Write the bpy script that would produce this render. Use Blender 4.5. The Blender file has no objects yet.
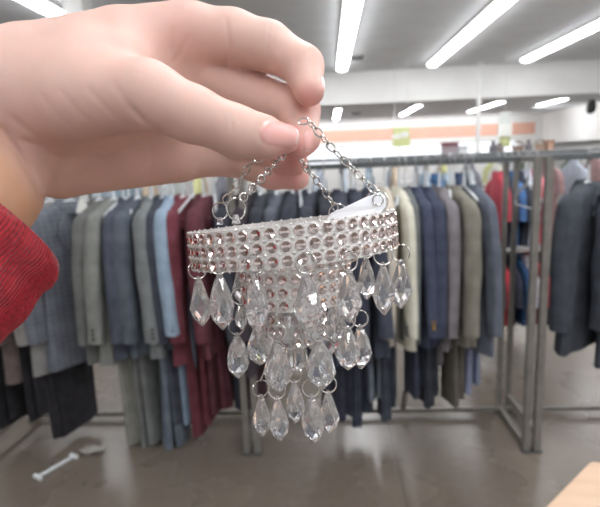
import bpy, math, random
import numpy as np
rnd = random.Random(7)
S = bpy.context.scene
COL = S.collection
PI = math.pi

# ------------------------------------------------------------------ camera
F, H = 520.0, 1.5
def _rot(yaw, pitch, roll):
    y, p, r = np.radians([yaw, pitch, roll])
    Rz = lambda a: np.array([[math.cos(a), -math.sin(a), 0], [math.sin(a), math.cos(a), 0], [0, 0, 1]])
    Rx = lambda a: np.array([[1, 0, 0], [0, math.cos(a), -math.sin(a)], [0, math.sin(a), math.cos(a)]])
    return Rz(y) @ Rx(PI / 2 + p) @ Rz(r)
R = _rot(3.3, -10.4, -2.3)
C = np.array([0.0, 0.0, H])
D0 = 0.235                                   # distance of the held ornament
def P(px, py, off=0.0):                      # point seen at a pixel, at D0 + off millimetres
    d = D0 + off / 1000.0
    return C + R @ np.array([(px - 300) * d / F, -(py - 253.5) * d / F, -d])
def ray(x, y): return R @ np.array([(x - 300) / F, -(y - 253.5) / F, -1.0])
def ony(x, y, Y):
    d = ray(x, y); return C + Y / d[1] * d
def onz(x, y, z):
    d = ray(x, y); return C + (z - H) / d[2] * d
def pxl(p):
    q = R.T @ (np.array(p) - C); return 300 + F * q[0] / -q[2], 253.5 - F * q[1] / -q[2]

cam = bpy.data.cameras.new('camera'); camo = bpy.data.objects.new('camera', cam); COL.objects.link(camo)
from mathutils import Matrix, Vector
M4 = np.eye(4); M4[:3, :3] = R; M4[:3, 3] = C
camo.matrix_world = Matrix(M4.tolist())
cam.sensor_width = 36; cam.lens = 36 * F / 600
cam.clip_start = 0.01; cam.clip_end = 200
cam.dof.use_dof = True; cam.dof.focus_distance = D0 - 0.025; cam.dof.aperture_fstop = 18
S.camera = camo

# ------------------------------------------------------------------ materials
def lin(c):
    return tuple(((v / 255) / 12.92 if v / 255 <= .04045 else ((v / 255 + .055) / 1.055) ** 2.4) for v in c) + (1,)
def base(name):
    m = bpy.data.materials.new(name); m.use_nodes = True
    return m, m.node_tree, m.node_tree.nodes['Principled BSDF']
def plain(name, c, rough=.6, metal=0, **kw):
    m, t, b = base(name)
    b.inputs['Base Color'].default_value = lin(c); b.inputs['Roughness'].default_value = rough
    b.inputs['Metallic'].default_value = metal
    for k, v in kw.items(): b.inputs[k.replace('_', ' ')].default_value = v
    return m
def noisy(name, c1, c2, scale, rough=.7, bump=0.0, bscale=None, detail=3, stretch=None, metal=0, **kw):
    m, t, b = base(name)
    N, L = t.nodes, t.links
    tc = N.new('ShaderNodeTexCoord'); mp = N.new('ShaderNodeMapping')
    L.new(tc.outputs['Object'], mp.inputs['Vector'])
    if stretch: mp.inputs['Scale'].default_value = stretch
    nz = N.new('ShaderNodeTexNoise'); nz.inputs['Scale'].default_value = scale; nz.inputs['Detail'].default_value = detail
    L.new(mp.outputs[0], nz.inputs['Vector'])
    cr = N.new('ShaderNodeValToRGB'); cr.color_ramp.elements[0].position = .35; cr.color_ramp.elements[1].position = .65
    cr.color_ramp.elements[0].color = lin(c1); cr.color_ramp.elements[1].color = lin(c2)
    L.new(nz.outputs['Fac'], cr.inputs[0]); L.new(cr.outputs[0], b.inputs['Base Color'])
    b.inputs['Roughness'].default_value = rough; b.inputs['Metallic'].default_value = metal
    if bump:
        n2 = N.new('ShaderNodeTexNoise'); n2.inputs['Scale'].default_value = bscale or scale; n2.inputs['Detail'].default_value = 3
        L.new(mp.outputs[0], n2.inputs['Vector'])
        bp = N.new('ShaderNodeBump'); bp.inputs['Strength'].default_value = bump; bp.inputs['Distance'].default_value = .002
        L.new(n2.outputs['Fac'], bp.inputs['Height']); L.new(bp.outputs[0], b.inputs['Normal'])
    for k, v in kw.items(): b.inputs[k.replace('_', ' ')].default_value = v
    return m
def emis(name, c, s):
    m = bpy.data.materials.new(name); m.use_nodes = True; t = m.node_tree
    t.nodes.clear(); e = t.nodes.new('ShaderNodeEmission'); o = t.nodes.new('ShaderNodeOutputMaterial')
    e.inputs[0].default_value = lin(c); e.inputs[1].default_value = s
    t.links.new(e.outputs[0], o.inputs[0]); return m
_fab = {}
def fabric(c, pattern=None):
    k = (tuple(c), pattern)
    if k in _fab: return _fab[k]
    d = tuple(max(0, v - 9) for v in c); u = tuple(min(255, v + 9) for v in c)
    m = noisy('fabric', d, u, 14, .95, .35, 420, 5)
    if pattern:
        t = m.node_tree; N, L = t.nodes, t.links; b = N['Principled BSDF']
        src = b.inputs['Base Color'].links[0].from_socket
        tc = N.new('ShaderNodeTexCoord')
        w1 = N.new('ShaderNodeTexWave'); w1.bands_direction = 'Z'; w1.inputs['Scale'].default_value = 12
        w2 = N.new('ShaderNodeTexWave'); w2.bands_direction = 'Y'; w2.inputs['Scale'].default_value = 12
        L.new(tc.outputs['Object'], w1.inputs[0]); L.new(tc.outputs['Object'], w2.inputs[0])
        if pattern == 'plaid':
            mx = N.new('ShaderNodeMath'); mx.operation = 'ADD'
            L.new(w1.outputs['Fac'], mx.inputs[0]); L.new(w2.outputs['Fac'], mx.inputs[1]); fac = mx.outputs[0]
            rng = (.5, 3.2)
        else:
            w2.inputs['Scale'].default_value = 45 if pattern == 'pinstripe' else 20
            fac = w2.outputs['Fac']; rng = (.8, 1.0)
        mr = N.new('ShaderNodeMapRange'); mr.inputs[1].default_value = rng[0]; mr.inputs[2].default_value = rng[1]
        mr.inputs[4].default_value = .5 if pattern != 'stripe' else 1
        L.new(fac, mr.inputs[0])
        mix = N.new('ShaderNodeMix'); mix.data_type = 'RGBA'
        L.new(mr.outputs[0], mix.inputs[0]); L.new(src, mix.inputs[6])
        mix.inputs[7].default_value = lin(tuple(min(255, v + 45) for v in c)) if pattern != 'stripe' else lin((225, 215, 215))
        L.new(mix.outputs[2], b.inputs['Base Color'])
    _fab[k] = m
    return m

# ------------------------------------------------------------------ mesh helpers
class MB:
    def __init__(s): s.v = []; s.f = []; s.m = []
    def add(s, vs, fs, mi=0):
        o = len(s.v); s.v.extend([tuple(map(float, p)) for p in vs])
        s.f.extend([tuple(i + o for i in f) for f in fs]); s.m.extend([mi] * len(fs)); return s
    def box(s, a, b, mi=0):
        (x0, y0, z0), (x1, y1, z1) = a, b
        return s.add([(x0, y0, z0), (x1, y0, z0), (x1, y1, z0), (x0, y1, z0), (x0, y0, z1), (x1, y0, z1), (x1, y1, z1), (x0, y1, z1)],
                     [(0, 3, 2, 1), (4, 5, 6, 7), (0, 1, 5, 4), (1, 2, 6, 5), (2, 3, 7, 6), (3, 0, 4, 7)], mi)
    def loft(s, rings, mi=0, cap=True, closed=False):
        n = len(rings[0]); vs = [p for r in rings for p in r]; fs = []
        k = len(rings)
        for i in range(k if closed else k - 1):
            a, b = i * n, ((i + 1) % k) * n
            for j in range(n):
                fs.append((a + j, a + (j + 1) % n, b + (j + 1) % n, b + j))
        if cap and not closed:
            fs.append(tuple(range(n - 1, -1, -1))); fs.append(tuple(range((k - 1) * n, k * n)))
        return s.add(vs, fs, mi)
    def tube(s, pts, r, n=8, mi=0, closed=False, cap=True):
        pts = [np.array(p, float) for p in pts]; k = len(pts)
        rr = r if hasattr(r, '__len__') else [r] * k
        rings = []; up = None
        for i in range(k):
            if closed: t = pts[(i + 1) % k] - pts[i - 1]
            else: t = pts[min(i + 1, k - 1)] - pts[max(i - 1, 0)]
            t = t / (np.linalg.norm(t) + 1e-12)
            if up is None:
                up = np.array([0, 0, 1.]) if abs(t[2]) < .9 else np.array([1., 0, 0])
            up = up - t * up.dot(t); up /= np.linalg.norm(up) + 1e-12
            w = np.cross(t, up)
            rings.append([pts[i] + rr[i] * (math.cos(a) * up + math.sin(a) * w) for a in np.arange(n) * 2 * PI / n])
        return s.loft(rings, mi, cap, closed)
    def torus(s, c, ax, R_, r, n=20, m=6, mi=0, sx=1.0, u=None):
        c = np.array(c, float); ax = np.array(ax, float); ax /= np.linalg.norm(ax)
        if u is None:
            u = np.array([0, 0, 1.]) if abs(ax[2]) < .9 else np.array([1., 0, 0])
        u = np.array(u, float); u -= ax * u.dot(ax); u /= np.linalg.norm(u); w = np.cross(ax, u)
        return s.tube([c + R_ * (sx * math.cos(a) * u + math.sin(a) * w) for a in np.arange(n) * 2 * PI / n], r, m, mi, closed=True)
    def prism(s, poly, d, mi=0):              # polygon of 3-D points pushed along d
        n = len(poly); p = [np.array(q, float) for q in poly]; q = [a + np.array(d) for a in p]
        return s.add(p + q, [tuple(range(n - 1, -1, -1)), tuple(range(n, 2 * n))] + [(i, (i + 1) % n, n + (i + 1) % n, n + i) for i in range(n)], mi)
    def build(s, name, mat, parent=None, smooth=True, loc=None):
        o0 = np.array(parent['_o'] if parent is not None and '_o' in parent else (loc if loc is not None else (0, 0, 0)), float)
        me = bpy.data.meshes.new(name)
        me.from_pydata([tuple(np.array(p) - o0) for p in s.v], [], s.f)
        mats = mat if isinstance(mat, (list, tuple)) else [mat]
        for m in mats: me.materials.append(m)
        if len(mats) > 1: me.polygons.foreach_set('material_index', s.m)
        me.validate(); me.update()
        if smooth:
            try: me.shade_smooth()
            except Exception: pass
            try: me.set_sharp_from_angle(angle=math.radians(40))
            except Exception: pass
        import bmesh
        bm = bmesh.new(); bm.from_mesh(me); bmesh.ops.recalc_face_normals(bm, faces=bm.faces[:]); bm.to_mesh(me); bm.free()
        o = bpy.data.objects.new(name, me); COL.objects.link(o)
        if parent is not None:
            o.parent = parent
            if '_o' in parent:
                if parent.type != 'EMPTY':      # sub-part: parent mesh sits at its own parent's origin
                    pass
                o['_o'] = list(o0)
        else:
            o.location = tuple(o0); o['_o'] = list(o0)
        return o
def tag(o, label, cat, group=None):
    o['label'] = label; o['category'] = cat
    if group: o['group'] = group
    return o
def thing(name, label, cat, loc, group=None):
    o = bpy.data.objects.new(name, None); COL.objects.link(o); o.location = tuple(map(float, loc)); o['_o'] = list(map(float, loc))
    o.empty_display_size = .05
    return tag(o, label, cat, group)
def struct(name, mb, mat, smooth=False, parent=None):
    o = mb.build(name, mat, parent, smooth); o['kind'] = 'structure'; return o

# ------------------------------------------------------------------ setting
# polished concrete floor
m_floor, t, b = base('polished_concrete')
N, L = t.nodes, t.links
tc = N.new('ShaderNodeTexCoord')
n1 = N.new('ShaderNodeTexNoise'); n1.inputs['Scale'].default_value = 1.3; n1.inputs['Detail'].default_value = 6
n2 = N.new('ShaderNodeTexNoise'); n2.inputs['Scale'].default_value = 24; n2.inputs['Detail'].default_value = 4
L.new(tc.outputs['Object'], n1.inputs['Vector']); L.new(tc.outputs['Object'], n2.inputs['Vector'])
ad = N.new('ShaderNodeMath'); ad.operation = 'MULTIPLY_ADD'; ad.inputs[1].default_value = .35
L.new(n2.outputs['Fac'], ad.inputs[0]); L.new(n1.outputs['Fac'], ad.inputs[2])
cr = N.new('ShaderNodeValToRGB'); cr.color_ramp.elements[0].position = .35; cr.color_ramp.elements[1].position = 1.0
cr.color_ramp.elements[0].color = lin((85, 76, 68)); cr.color_ramp.elements[1].color = lin((122, 112, 102))
L.new(ad.outputs[0], cr.inputs[0])
sx = N.new('ShaderNodeSeparateXYZ'); L.new(tc.outputs['Object'], sx.inputs[0])
def joint(axis, off, per):
    a = N.new('ShaderNodeMath'); a.operation = 'ADD'; a.inputs[1].default_value = off + 100 * per; L.new(sx.outputs[axis], a.inputs[0])
    m_ = N.new('ShaderNodeMath'); m_.operation = 'MODULO'; m_.inputs[1].default_value = per; L.new(a.outputs[0], m_.inputs[0])
    c_ = N.new('ShaderNodeMath'); c_.operation = 'LESS_THAN'; c_.inputs[1].default_value = .007; L.new(m_.outputs[0], c_.inputs[0]); return c_
ja, jb = joint('X', -.30, 4.2), joint('Y', -1.6, 4.2)
mxx = N.new('ShaderNodeMath'); mxx.operation = 'MAXIMUM'; L.new(ja.outputs[0], mxx.inputs[0]); L.new(jb.outputs[0], mxx.inputs[1])
mix = N.new('ShaderNodeMix'); mix.data_type = 'RGBA'; L.new(mxx.outputs[0], mix.inputs[0]); L.new(cr.outputs[0], mix.inputs[6])
mix.inputs[7].default_value = lin((84, 76, 70)); L.new(mix.outputs[2], b.inputs['Base Color'])
rr = N.new('ShaderNodeMapRange'); rr.inputs[3].default_value = .2; rr.inputs[4].default_value = .34; L.new(n1.outputs['Fac'], rr.inputs[0]); L.new(rr.outputs[0], b.inputs['Roughness'])
b.inputs['Specular IOR Level'].default_value = .6

WALL_Y, FAS_Y, ZC, ZL = 23.5, 15.6, 3.86, 2.97
m_ceil = noisy('ceiling_paint', (222, 225, 228), (228, 231, 234), 2, .9)
m_wall = noisy('wall_paint', (240, 240, 239), (245, 245, 244), 2, .85)
m_fas = noisy('fascia_paint', (248, 248, 247), (252, 252, 251), 2, .85)
struct('floor', MB().box((-13, -7, -.1), (13, WALL_Y + .2, 0)), m_floor)
struct('ceiling', MB().box((-13, -7, ZC), (13, FAS_Y, ZC + .1)), m_ceil)
struct('ceiling_low', MB().box((-13, FAS_Y + .12, ZL), (13, WALL_Y + .2, ZL + .1)), m_ceil)
struct('wall_fascia', MB().box((-13, FAS_Y, ZL), (13, FAS_Y + .12, ZC + .1)), m_fas)
wb = MB()                                                       # far wall with a wide window opening
WX0, WX1, WZ0, WZ1 = -7.0, 8.3, 1.0, 1.90
wb.box((-13, WALL_Y, 0), (WX0, WALL_Y + .2, ZL)); wb.box((WX1, WALL_Y, 0), (9.4, WALL_Y + .2, ZL))
wb.box((WX0, WALL_Y, 0), (WX1, WALL_Y + .2, WZ0)); wb.box((WX0, WALL_Y, WZ1), (WX1, WALL_Y + .2, ZL))
struct('wall_back', wb, m_wall)
m_day = emis('daylight_glass', (245, 248, 255), 1.6)
struct('window_1', MB().box((WX0, WALL_Y + .1, WZ0), (WX1, WALL_Y + .13, WZ1)), m_day)
fr = MB()
for i in range(7):
    x = WX0 + (WX1 - WX0) * i / 6
    fr.box((x - .03, WALL_Y + .02, WZ0), (x + .03, WALL_Y + .1, WZ1))
fr.box((WX0, WALL_Y + .02, WZ0), (WX1, WALL_Y + .1, WZ0 + .05)); fr.box((WX0, WALL_Y + .02, WZ1 - .04), (WX1, WALL_Y + .1, WZ1))
struct('window_frame', fr, plain('white_frame', (235, 235, 235), .5))
m_orange = noisy('orange_paint', (236, 184, 164), (240, 190, 170), 3, .8)
struct('trim_1', MB().box((-8, WALL_Y - .02, 2.13), (9.0, WALL_Y + .01, 2.62)), m_orange)
# upper wall of the side bay on the right, with the recess below it
struct('wall_right', MB().box((9.3, -7, 1.72), (9.5, WALL_Y + .2, ZL)).box((9.3, -7, ZL), (9.5, FAS_Y, ZC)), m_wall)
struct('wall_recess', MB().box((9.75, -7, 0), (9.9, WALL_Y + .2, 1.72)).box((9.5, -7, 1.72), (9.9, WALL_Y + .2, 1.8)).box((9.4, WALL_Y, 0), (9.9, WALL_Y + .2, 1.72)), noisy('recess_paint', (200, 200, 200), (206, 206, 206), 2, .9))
struct('wall_left', MB().box((-13.2, -7, 0), (-13, WALL_Y + .2, ZC)), m_wall)

# ceiling lights
m_tube = emis('lamp_lens', (252, 253, 255), 18.5)
m_fix = plain('lamp_housing', (225, 225, 225), .5)
def striplight(x, y0, y1, z, label, w=.27, dp_=.075):
    t = thing('ceiling_light', label, 'ceiling light', (x, (y0 + y1) / 2, z), 'ceiling strip lights')
    MB().box((x - w / 2 - .02, y0, z - .05), (x + w / 2 + .02, y1, z)).build('housing', m_fix, t, False)
    mb = MB()
    rings = []
    for y in np.linspace(y0 + .02, y1 - .02, 2):
        rings.append([(x + w / 2 * math.cos(a), y, z - .052 - dp_ * abs(math.sin(a)) ** .8) for a in np.linspace(PI, 0, 9)])
    mb.loft(rings).build('lens', m_tube, t, False)
    for y in (y0 - .02, y1): MB().box((x - w / 2 - .02, y, z - .055), (x + w / 2 + .02, y + .02, z)).build('end_cap', m_fix, t, False)
places = [(-8.9, 'long strip light far over on the ceiling'), (-6.5, 'long strip light on the outer side of the white column'),
          (-4.2, 'long strip light ending beside the white column, above the wrist'), (-1.9, 'long strip light hidden above the held hand'),
          (.48, 'long strip light ending above the curled index finger'), (2.88, 'long strip light running overhead just before the white pole'),
          (5.3, 'long strip light on the ceiling past the white pole, at the upper corner'), (7.6, 'long strip light nearest the bay wall')]
for x, lb in places:
    if x < -5 or x > 6 or -3 < x < 0: continue
    if x < -4: x = -4.03
    striplight(x, -5, 14.65, ZC, lb)
for x, y1, lb in ((.40, 21.3, 'short strip light under the low ceiling by the index fingertip'), (2.83, 20.4, 'short strip light under the low ceiling above the lime sign'),
               (5.28, 20.3, 'short strip light under the low ceiling behind the white pole'), (7.12, 18.7, 'short strip light under the low ceiling nearest the bay wall')):
    striplight(x, 16.4, y1 - .4, ZL, lb, .2, .03)

# white column, pole, vents, spotlight, hanging signs
t = thing('ceiling_column', 'square white column rising to the ceiling beside the strip light above the wrist', 'column', (-3.42, 7.6, 0))
MB().box((-3.55, 7.48, 0), (-3.29, 7.74, ZC)).build('shaft', m_wall, t, False)
MB().box((-3.58, 7.45, 0), (-3.26, 7.77, .15)).build('plinth', m_fix, t, False)
o = t; 
t = thing('support_pole', 'slim white pole standing in front of the white fascia', 'pole', (4.26, 15.2, 0))
MB().tube([(4.26, 15.2, 0), (4.26, 15.2, ZC)], .06, 14).build('shaft', m_wall, t)
MB().tube([(4.26, 15.2, ZC - .04), (4.26, 15.2, ZC)], .12, 14).build('top_plate', m_fix, t)
m_dark = plain('dark_grey', (70, 72, 74), .6)
for k, (px, py, zz, lb) in enumerate(((357, 57, ZC, 'small dark ceiling vent between the two nearest strip lights'), (356, 113, ZL, 'small dark vent under the low ceiling'))):
    c = onz(px, py, zz)
    v = thing('ceiling_vent', lb, 'vent', (c[0], c[1], zz), 'ceiling vents')
    MB().box((c[0] - .16, c[1] - .25, zz - .025), (c[0] + .16, c[1] + .25, zz)).build('frame', plain('vent_grey', (165, 165, 166), .7), v, False)
    mb = MB()
    for i in range(5): mb.box((c[0] - .13, c[1] - .2 + i * .09, zz - .04), (c[0] + .13, c[1] - .17 + i * .09, zz - .024))
    mb.build('louvre', plain('louvre_grey', (110, 110, 112), .6), v, False)
sp = ony(592, 98, 16.6)
sp = np.array([8.6, 17.9, 2.74])
t = thing('wall_camera', 'dark grey fixture hanging under the ceiling by the bright bay wall', 'light fixture', sp)
MB().tube([sp + (0, 0, .18), sp + (0, 0, ZL - sp[2])], .03, 10).build('bracket', m_dark, t)
MB().tube([sp + (-.02, -.08, .2), sp + (0, -.04, .08), sp + (.03, .05, -.1), sp + (.05, .07, -.16)], [.09, .14, .14, .1], 14).build('head', m_dark, t)
m_lime = noisy('lime_card', (206, 212, 150), (216, 222, 164), 6, .7)
m_card = plain('white_card', (240, 241, 236), .6)
m_olive = noisy('olive_card', (172, 178, 120), (196, 198, 150), 14, .7)
c0, c1 = ony(393, 147, 14), ony(410, 127, 14)
t = thing('hanging_sign', 'lime green square sign with a white emblem hanging before the orange band', 'sign', ((c0[0] + c1[0]) / 2, 14, c0[2]), 'hanging department signs')
MB().box((c0[0], 14, c0[2]), (c1[0], 14.03, c1[2])).build('panel', m_lime, t, False)
xm, zm = (c0[0] + c1[0]) / 2, (c0[2] + c1[2]) / 2
mb = MB(); mb.prism([(xm - .12 + .13 * math.cos(a) * (1.2), 13.99, zm + .02 + .06 * math.sin(a)) for a in np.arange(14) * 2 * PI / 14], (0, .012, 0))
mb.prism([(xm + .08 + .12 * math.cos(a), 13.985, zm + .06 + .07 * math.sin(a)) for a in np.arange(14) * 2 * PI / 14], (0, .012, 0))
mb.build('emblem', m_card, t, False)
mb = MB()
for xx in (c0[0] + .05, c1[0] - .05): mb.tube([(xx, 14.015, c1[2]), (xx, 14.015, ZC)], .006, 6)
mb.build('cable', m_fix, t)
c0, c1 = ony(499, 147, 14), ony(511, 112, 14)
t = thing('hanging_sign', 'tall sign past the white pole, pale on top and olive at its foot', 'sign', ((c0[0] + c1[0]) / 2, 14, c0[2]), 'hanging department signs')
hh = c1[2] - c0[2]
MB().box((c0[0], 14, c0[2] + .66 * hh), (c1[0], 14.04, c1[2])).build('top_panel', plain('grey_card', (214, 218, 214), .6), t, False)
MB().box((c0[0] - .03, 13.96, c0[2] + .3 * hh), (c1[0] + .03, 14.05, c0[2] + .66 * hh)).build('white_panel', m_card, t, False)
MB().box((c0[0] + .02, 14, c0[2]), (c1[0], 14.04, c0[2] + .3 * hh)).build('foot_panel', m_olive, t, False)
xm = (c0[0] + c1[0]) / 2
MB().prism([(xm + .08 * math.cos(a), 13.985, c0[2] + .15 * hh + .07 * math.sin(a)) for a in np.arange(14) * 2 * PI / 14], (0, .02, 0)).build('emblem', m_lime, t, False)
MB().tube([(xm, 14.02, c1[2]), (xm, 14.02, ZC)], .006, 6).build('cable', m_fix, t)

# ------------------------------------------------------------------ garments
def frame_pt(o, rz, tilt=0.0):
    cz, sz = math.cos(rz), math.sin(rz); ct, st = math.cos(tilt), math.sin(tilt)
    def f(p):
        x, y, z = p
        y, z = y * ct - z * st, y * st + z * ct
        return (o[0] + x * cz - y * sz, o[1] + x * sz + y * cz, o[2] + z)
    return f
def ell(cx, cy, z, tx, ty, n=28, p=.8, ph=0, amp=0, k=5):
    out = []
    for a in np.arange(n) * 2 * PI / n:
        c, s = math.cos(a), math.sin(a)
        w = 1 + amp * math.sin(k * a + ph) + amp * .6 * math.sin((k + 3) * a - 2 * ph)
        out.append((cx + tx * w * math.copysign(abs(c) ** p, c), cy + ty * (1 + (w - 1) * .25) * math.copysign(abs(s) ** p, s), z))
    return out
def interp(keys, n):
    keys = np.array(keys, float); t = np.linspace(0, 1, len(keys)); q = np.linspace(0, 1, n)
    tt = q * (len(keys) - 1); i = np.clip(tt.astype(int), 0, len(keys) - 2); f = tt - i
    p0 = keys[np.clip(i - 1, 0, None)]; p1 = keys[i]; p2 = keys[i + 1]; p3 = keys[np.clip(i + 2, None, len(keys) - 1)]
    f = f[:, None]
    return .5 * (2 * p1 + (p2 - p0) * f + (2 * p0 - 5 * p1 + 4 * p2 - p3) * f ** 2 + (3 * p1 - p0 - 3 * p2 + p3) * f ** 3)

m_hook = plain('hook_steel', (190, 190, 192), .3, 1)
m_hang = plain('hanger_plastic', (222, 226, 230), .3, 0, Transmission_Weight=.25)
m_hangblk = plain('hanger_black', (40, 42, 46), .4)
def hanger(X, Y, Z, rz, label, mat=None, bar=True, group='hangers on the suit rails'):
    t = thing('clothes_hanger', label, 'hanger', (X, Y, Z), group)
    f = frame_pt((X, Y, Z), rz)
    pts = [f((0, .018 * math.cos(a), .004 + .020 * math.sin(a) - .0)) for a in np.linspace(-.5, PI + .1, 10)]
    pts += [f((0, -.018, -.015)), f((0, -.006, -.035)), f((0, 0, -.05)), f((0, 0, -.145))]
    MB().tube(pts, .0022, 6).build('hook', m_hook, t)
    mb = MB()
    prof = interp([(0, .185, -.212), (0, .13, -.188), (0, .06, -.158), (0, .02, -.14), (0, -.02, -.14), (0, -.06, -.158), (0, -.13, -.188), (0, -.185, -.212)], 22)
    mb.tube([f(p) for p in prof], .0075, 8)
    if bar: mb.tube([f((0, .18, -.232)), f((0, .17, -.255)), f((0, -.17, -.255)), f((0, -.18, -.232))], .004, 6)
    mb.tube([f((0, 0, -.055)), f((0, 0, -.142))], [.005, .009], 8)
    mb.build('shoulder_bar', mat or m_hang, t)
    return t

def jacket(X, Y, Z, rz, c, length, label, tilt=0., pattern=None, width=1., thick=1., sleeve=None, buttons=True, name='suit_jacket', cat='jacket', group='suit jackets on the front rail', swing=0.):
    # Z = height of the rail; the garment hangs from a hanger below it
    o = (X, Y, Z - .135)
    t = thing(name, label, cat, o, group)
    f = frame_pt(o, rz, tilt); mt = fabric(c, pattern)
    ph = rnd.uniform(0, 6); Lb = length - .135
    keys = [(.01, .065, .034), (-.012, .115, .042), (-.03, .165, .046), (-.055, .2, .048), (-.11, .213, .05), (-.25, .208, .056), (-.42, .2, .054), (-.6, .208, .055), (-Lb, .22, .058)]
    ks = interp(keys, 26)
    mb = MB(); rings = []
    for i, (z, hw, th) in enumerate(ks):
        g = i / 25
        rings.append([f((p[0] * thick + swing * g * g, p[1] * width, p[2])) for p in ell(.006 * math.sin(3 * g + ph), 0, z, th, hw, 30, .75, ph, .24 * g, 4)])
    mb.loft(rings); mb.build('body', mt, t)
    Ls = sleeve or min(.68, Lb + .0)
    for s in (-1, 1):
        fw = rnd.uniform(-.006, .012)
        sk = interp([(fw * 0, s * .165, -.036, .028, .034), (0, s * .198, -.07, .043, .048), (.002, s * .222, -.16, .049, .055), (fw, s * .236, -.32, .049, .058), (fw * 1.5, s * .24, -.46, .046, .055), (fw * 2.0, s * .236, -Ls, .044, .052)], 20)
        mb = MB(); rings = []
        for i, (x, y, z, rx, ry) in enumerate(sk):
            g = i / 19
            rings.append([f((p[0] * thick + swing * g * g, p[1] * width, p[2])) for p in ell(x, y, z, rx, ry, 18, .85, ph + s, .06 + .13 * math.sin(g * 9 + ph) ** 2, 3)])
        mb.loft(rings); sl = mb.build('sleeve', mt, t)
        if buttons:
            bb = MB(); x, y, z = sk[-1][:3]
            for k in range(3):
                pp = (x + swing + .01, y + s * .050, -Ls + .03 + k * .022)
                pp = np.array(f(pp)); dirv = np.array(f((0, s, 0))) - np.array(f((0, 0, 0)))
                bb.tube([pp - dirv * .006, pp + dirv * .005], .0075, 8)
            bb.build('cuff_button', plain_dark, sl)
    # collar and lapels on the front (+x) face
    mb = MB(); rings = []
    for z, a in ((-.03, 1.5), (.005, 1.2), (.022, 1.05), (.02, .9), (-.02, .95)):
        rings.append([f(((p[0]) * thick, p[1], p[2] - .02 * (p[0] > 0))) for p in ell(0, 0, z, .045 * a, .068 * a, 24, .9)])
    mb.loft(rings, cap=False); mb.build('collar', mt, t)
    for s in (-1, 1):
        x = .058 * thick
        poly = [f((x * .8, s * .05, -.01)), f((x * .95, s * .105, -.09)), f((x, s * .1, -.12)), f((x * 1.05, s * .118, -.14)), f((x * 1.1, s * .015, -.42)), f((x * 1.05, s * .01, -.3))]
        d = np.array(f((.008, 0, 0))) - np.array(f((0, 0, 0)))
        MB().prism(poly, d).build('lapel', mt, t, False)
    return t
plain_dark = plain('button_dark', (48, 42, 38), .4)

def trousers(X, Y, Z, rz, c, length, label, top=.24, wide=1., pattern=None, x_off=0., y_off=-.02, group='trousers hung under the jackets'):
    o = (X, Y, Z - top)
    t = thing('trousers', label, 'trousers', o, group)
    f = frame_pt((X, Y, Z), rz); mt = fabric(c, pattern)
    for s in (-1, 1):
        ph = rnd.uniform(0, 6); l2 = length - (.0 if s < 0 else rnd.uniform(.015, .06))
        mb = MB(); rings = []
        sh = rnd.uniform(-.02, .02)
        for i in range(18):
            g = i / 17; z = -top - (l2 - top) * g
            ry = (.135 - .03 * g) * wide; rx = .012 + .016 * g
            rings.append([f(p) for p in ell(x_off + s * .017 * (1 + .5 * g) + .008 * math.sin(4 * g + ph), y_off + sh * g + .012 * s, z, rx, ry, 22, .8, ph, .1 + .18 * g, 4)])
        mb.loft(rings); mb.build('leg', mt, t)
    mb = MB()
    mb.loft([[f(p) for p in ell(x_off, y_off, -top + dz, .034, .14 * wide, 22, .7)] for dz in (-.03, -.01, .015)]); mb.build('waistband', mt, t)
    return t

def shirt(X, Y, Z, rz, c, length, label, pattern=None, group='shirts on the racks behind', name='shirt', cat='shirt', w=1.):
    o = (X, Y, Z - .115); t = thing(name, label, cat, o, group); f = frame_pt(o, rz); mt = fabric(c, pattern)
    ph = rnd.uniform(0, 6)
    ks = interp([(0, .06, .02), (-.03, .12, .025), (-.07, .19, .028), (-.2, .2, .03), (-.45, .2, .032), (-(length - .115), .215, .036)], 14)
    mb = MB(); mb.loft([[f((p[0] , p[1] * w, p[2])) for p in ell(0, 0, z, th, hw, 20, .75, ph, .18 * i / 13, 4)] for i, (z, hw, th) in enumerate(ks)]); mb.build('body', mt, t)
    for s in (-1, 1):
        sk = interp([(0, s * .17, -.06, .02, .03), (0, s * .22, -.12, .03, .05), (0, s * .24, -.22, .032, .055), (0, s * .245, -.3, .034, .06)], 8)
        mb = MB(); mb.loft([[f((p[0], p[1] * w, p[2])) for p in ell(x, y, z, rx, ry, 14)] for x, y, z, rx, ry in sk]); mb.build('sleeve', mt, t)
    mb = MB(); mb.loft([[f(p) for p in ell(0, 0, z, .03 * a, .06 * a, 16)] for z, a in ((-.02, 1.2), (.02, 1.0))], cap=False); mb.build('collar', mt, t)
    return t

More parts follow.
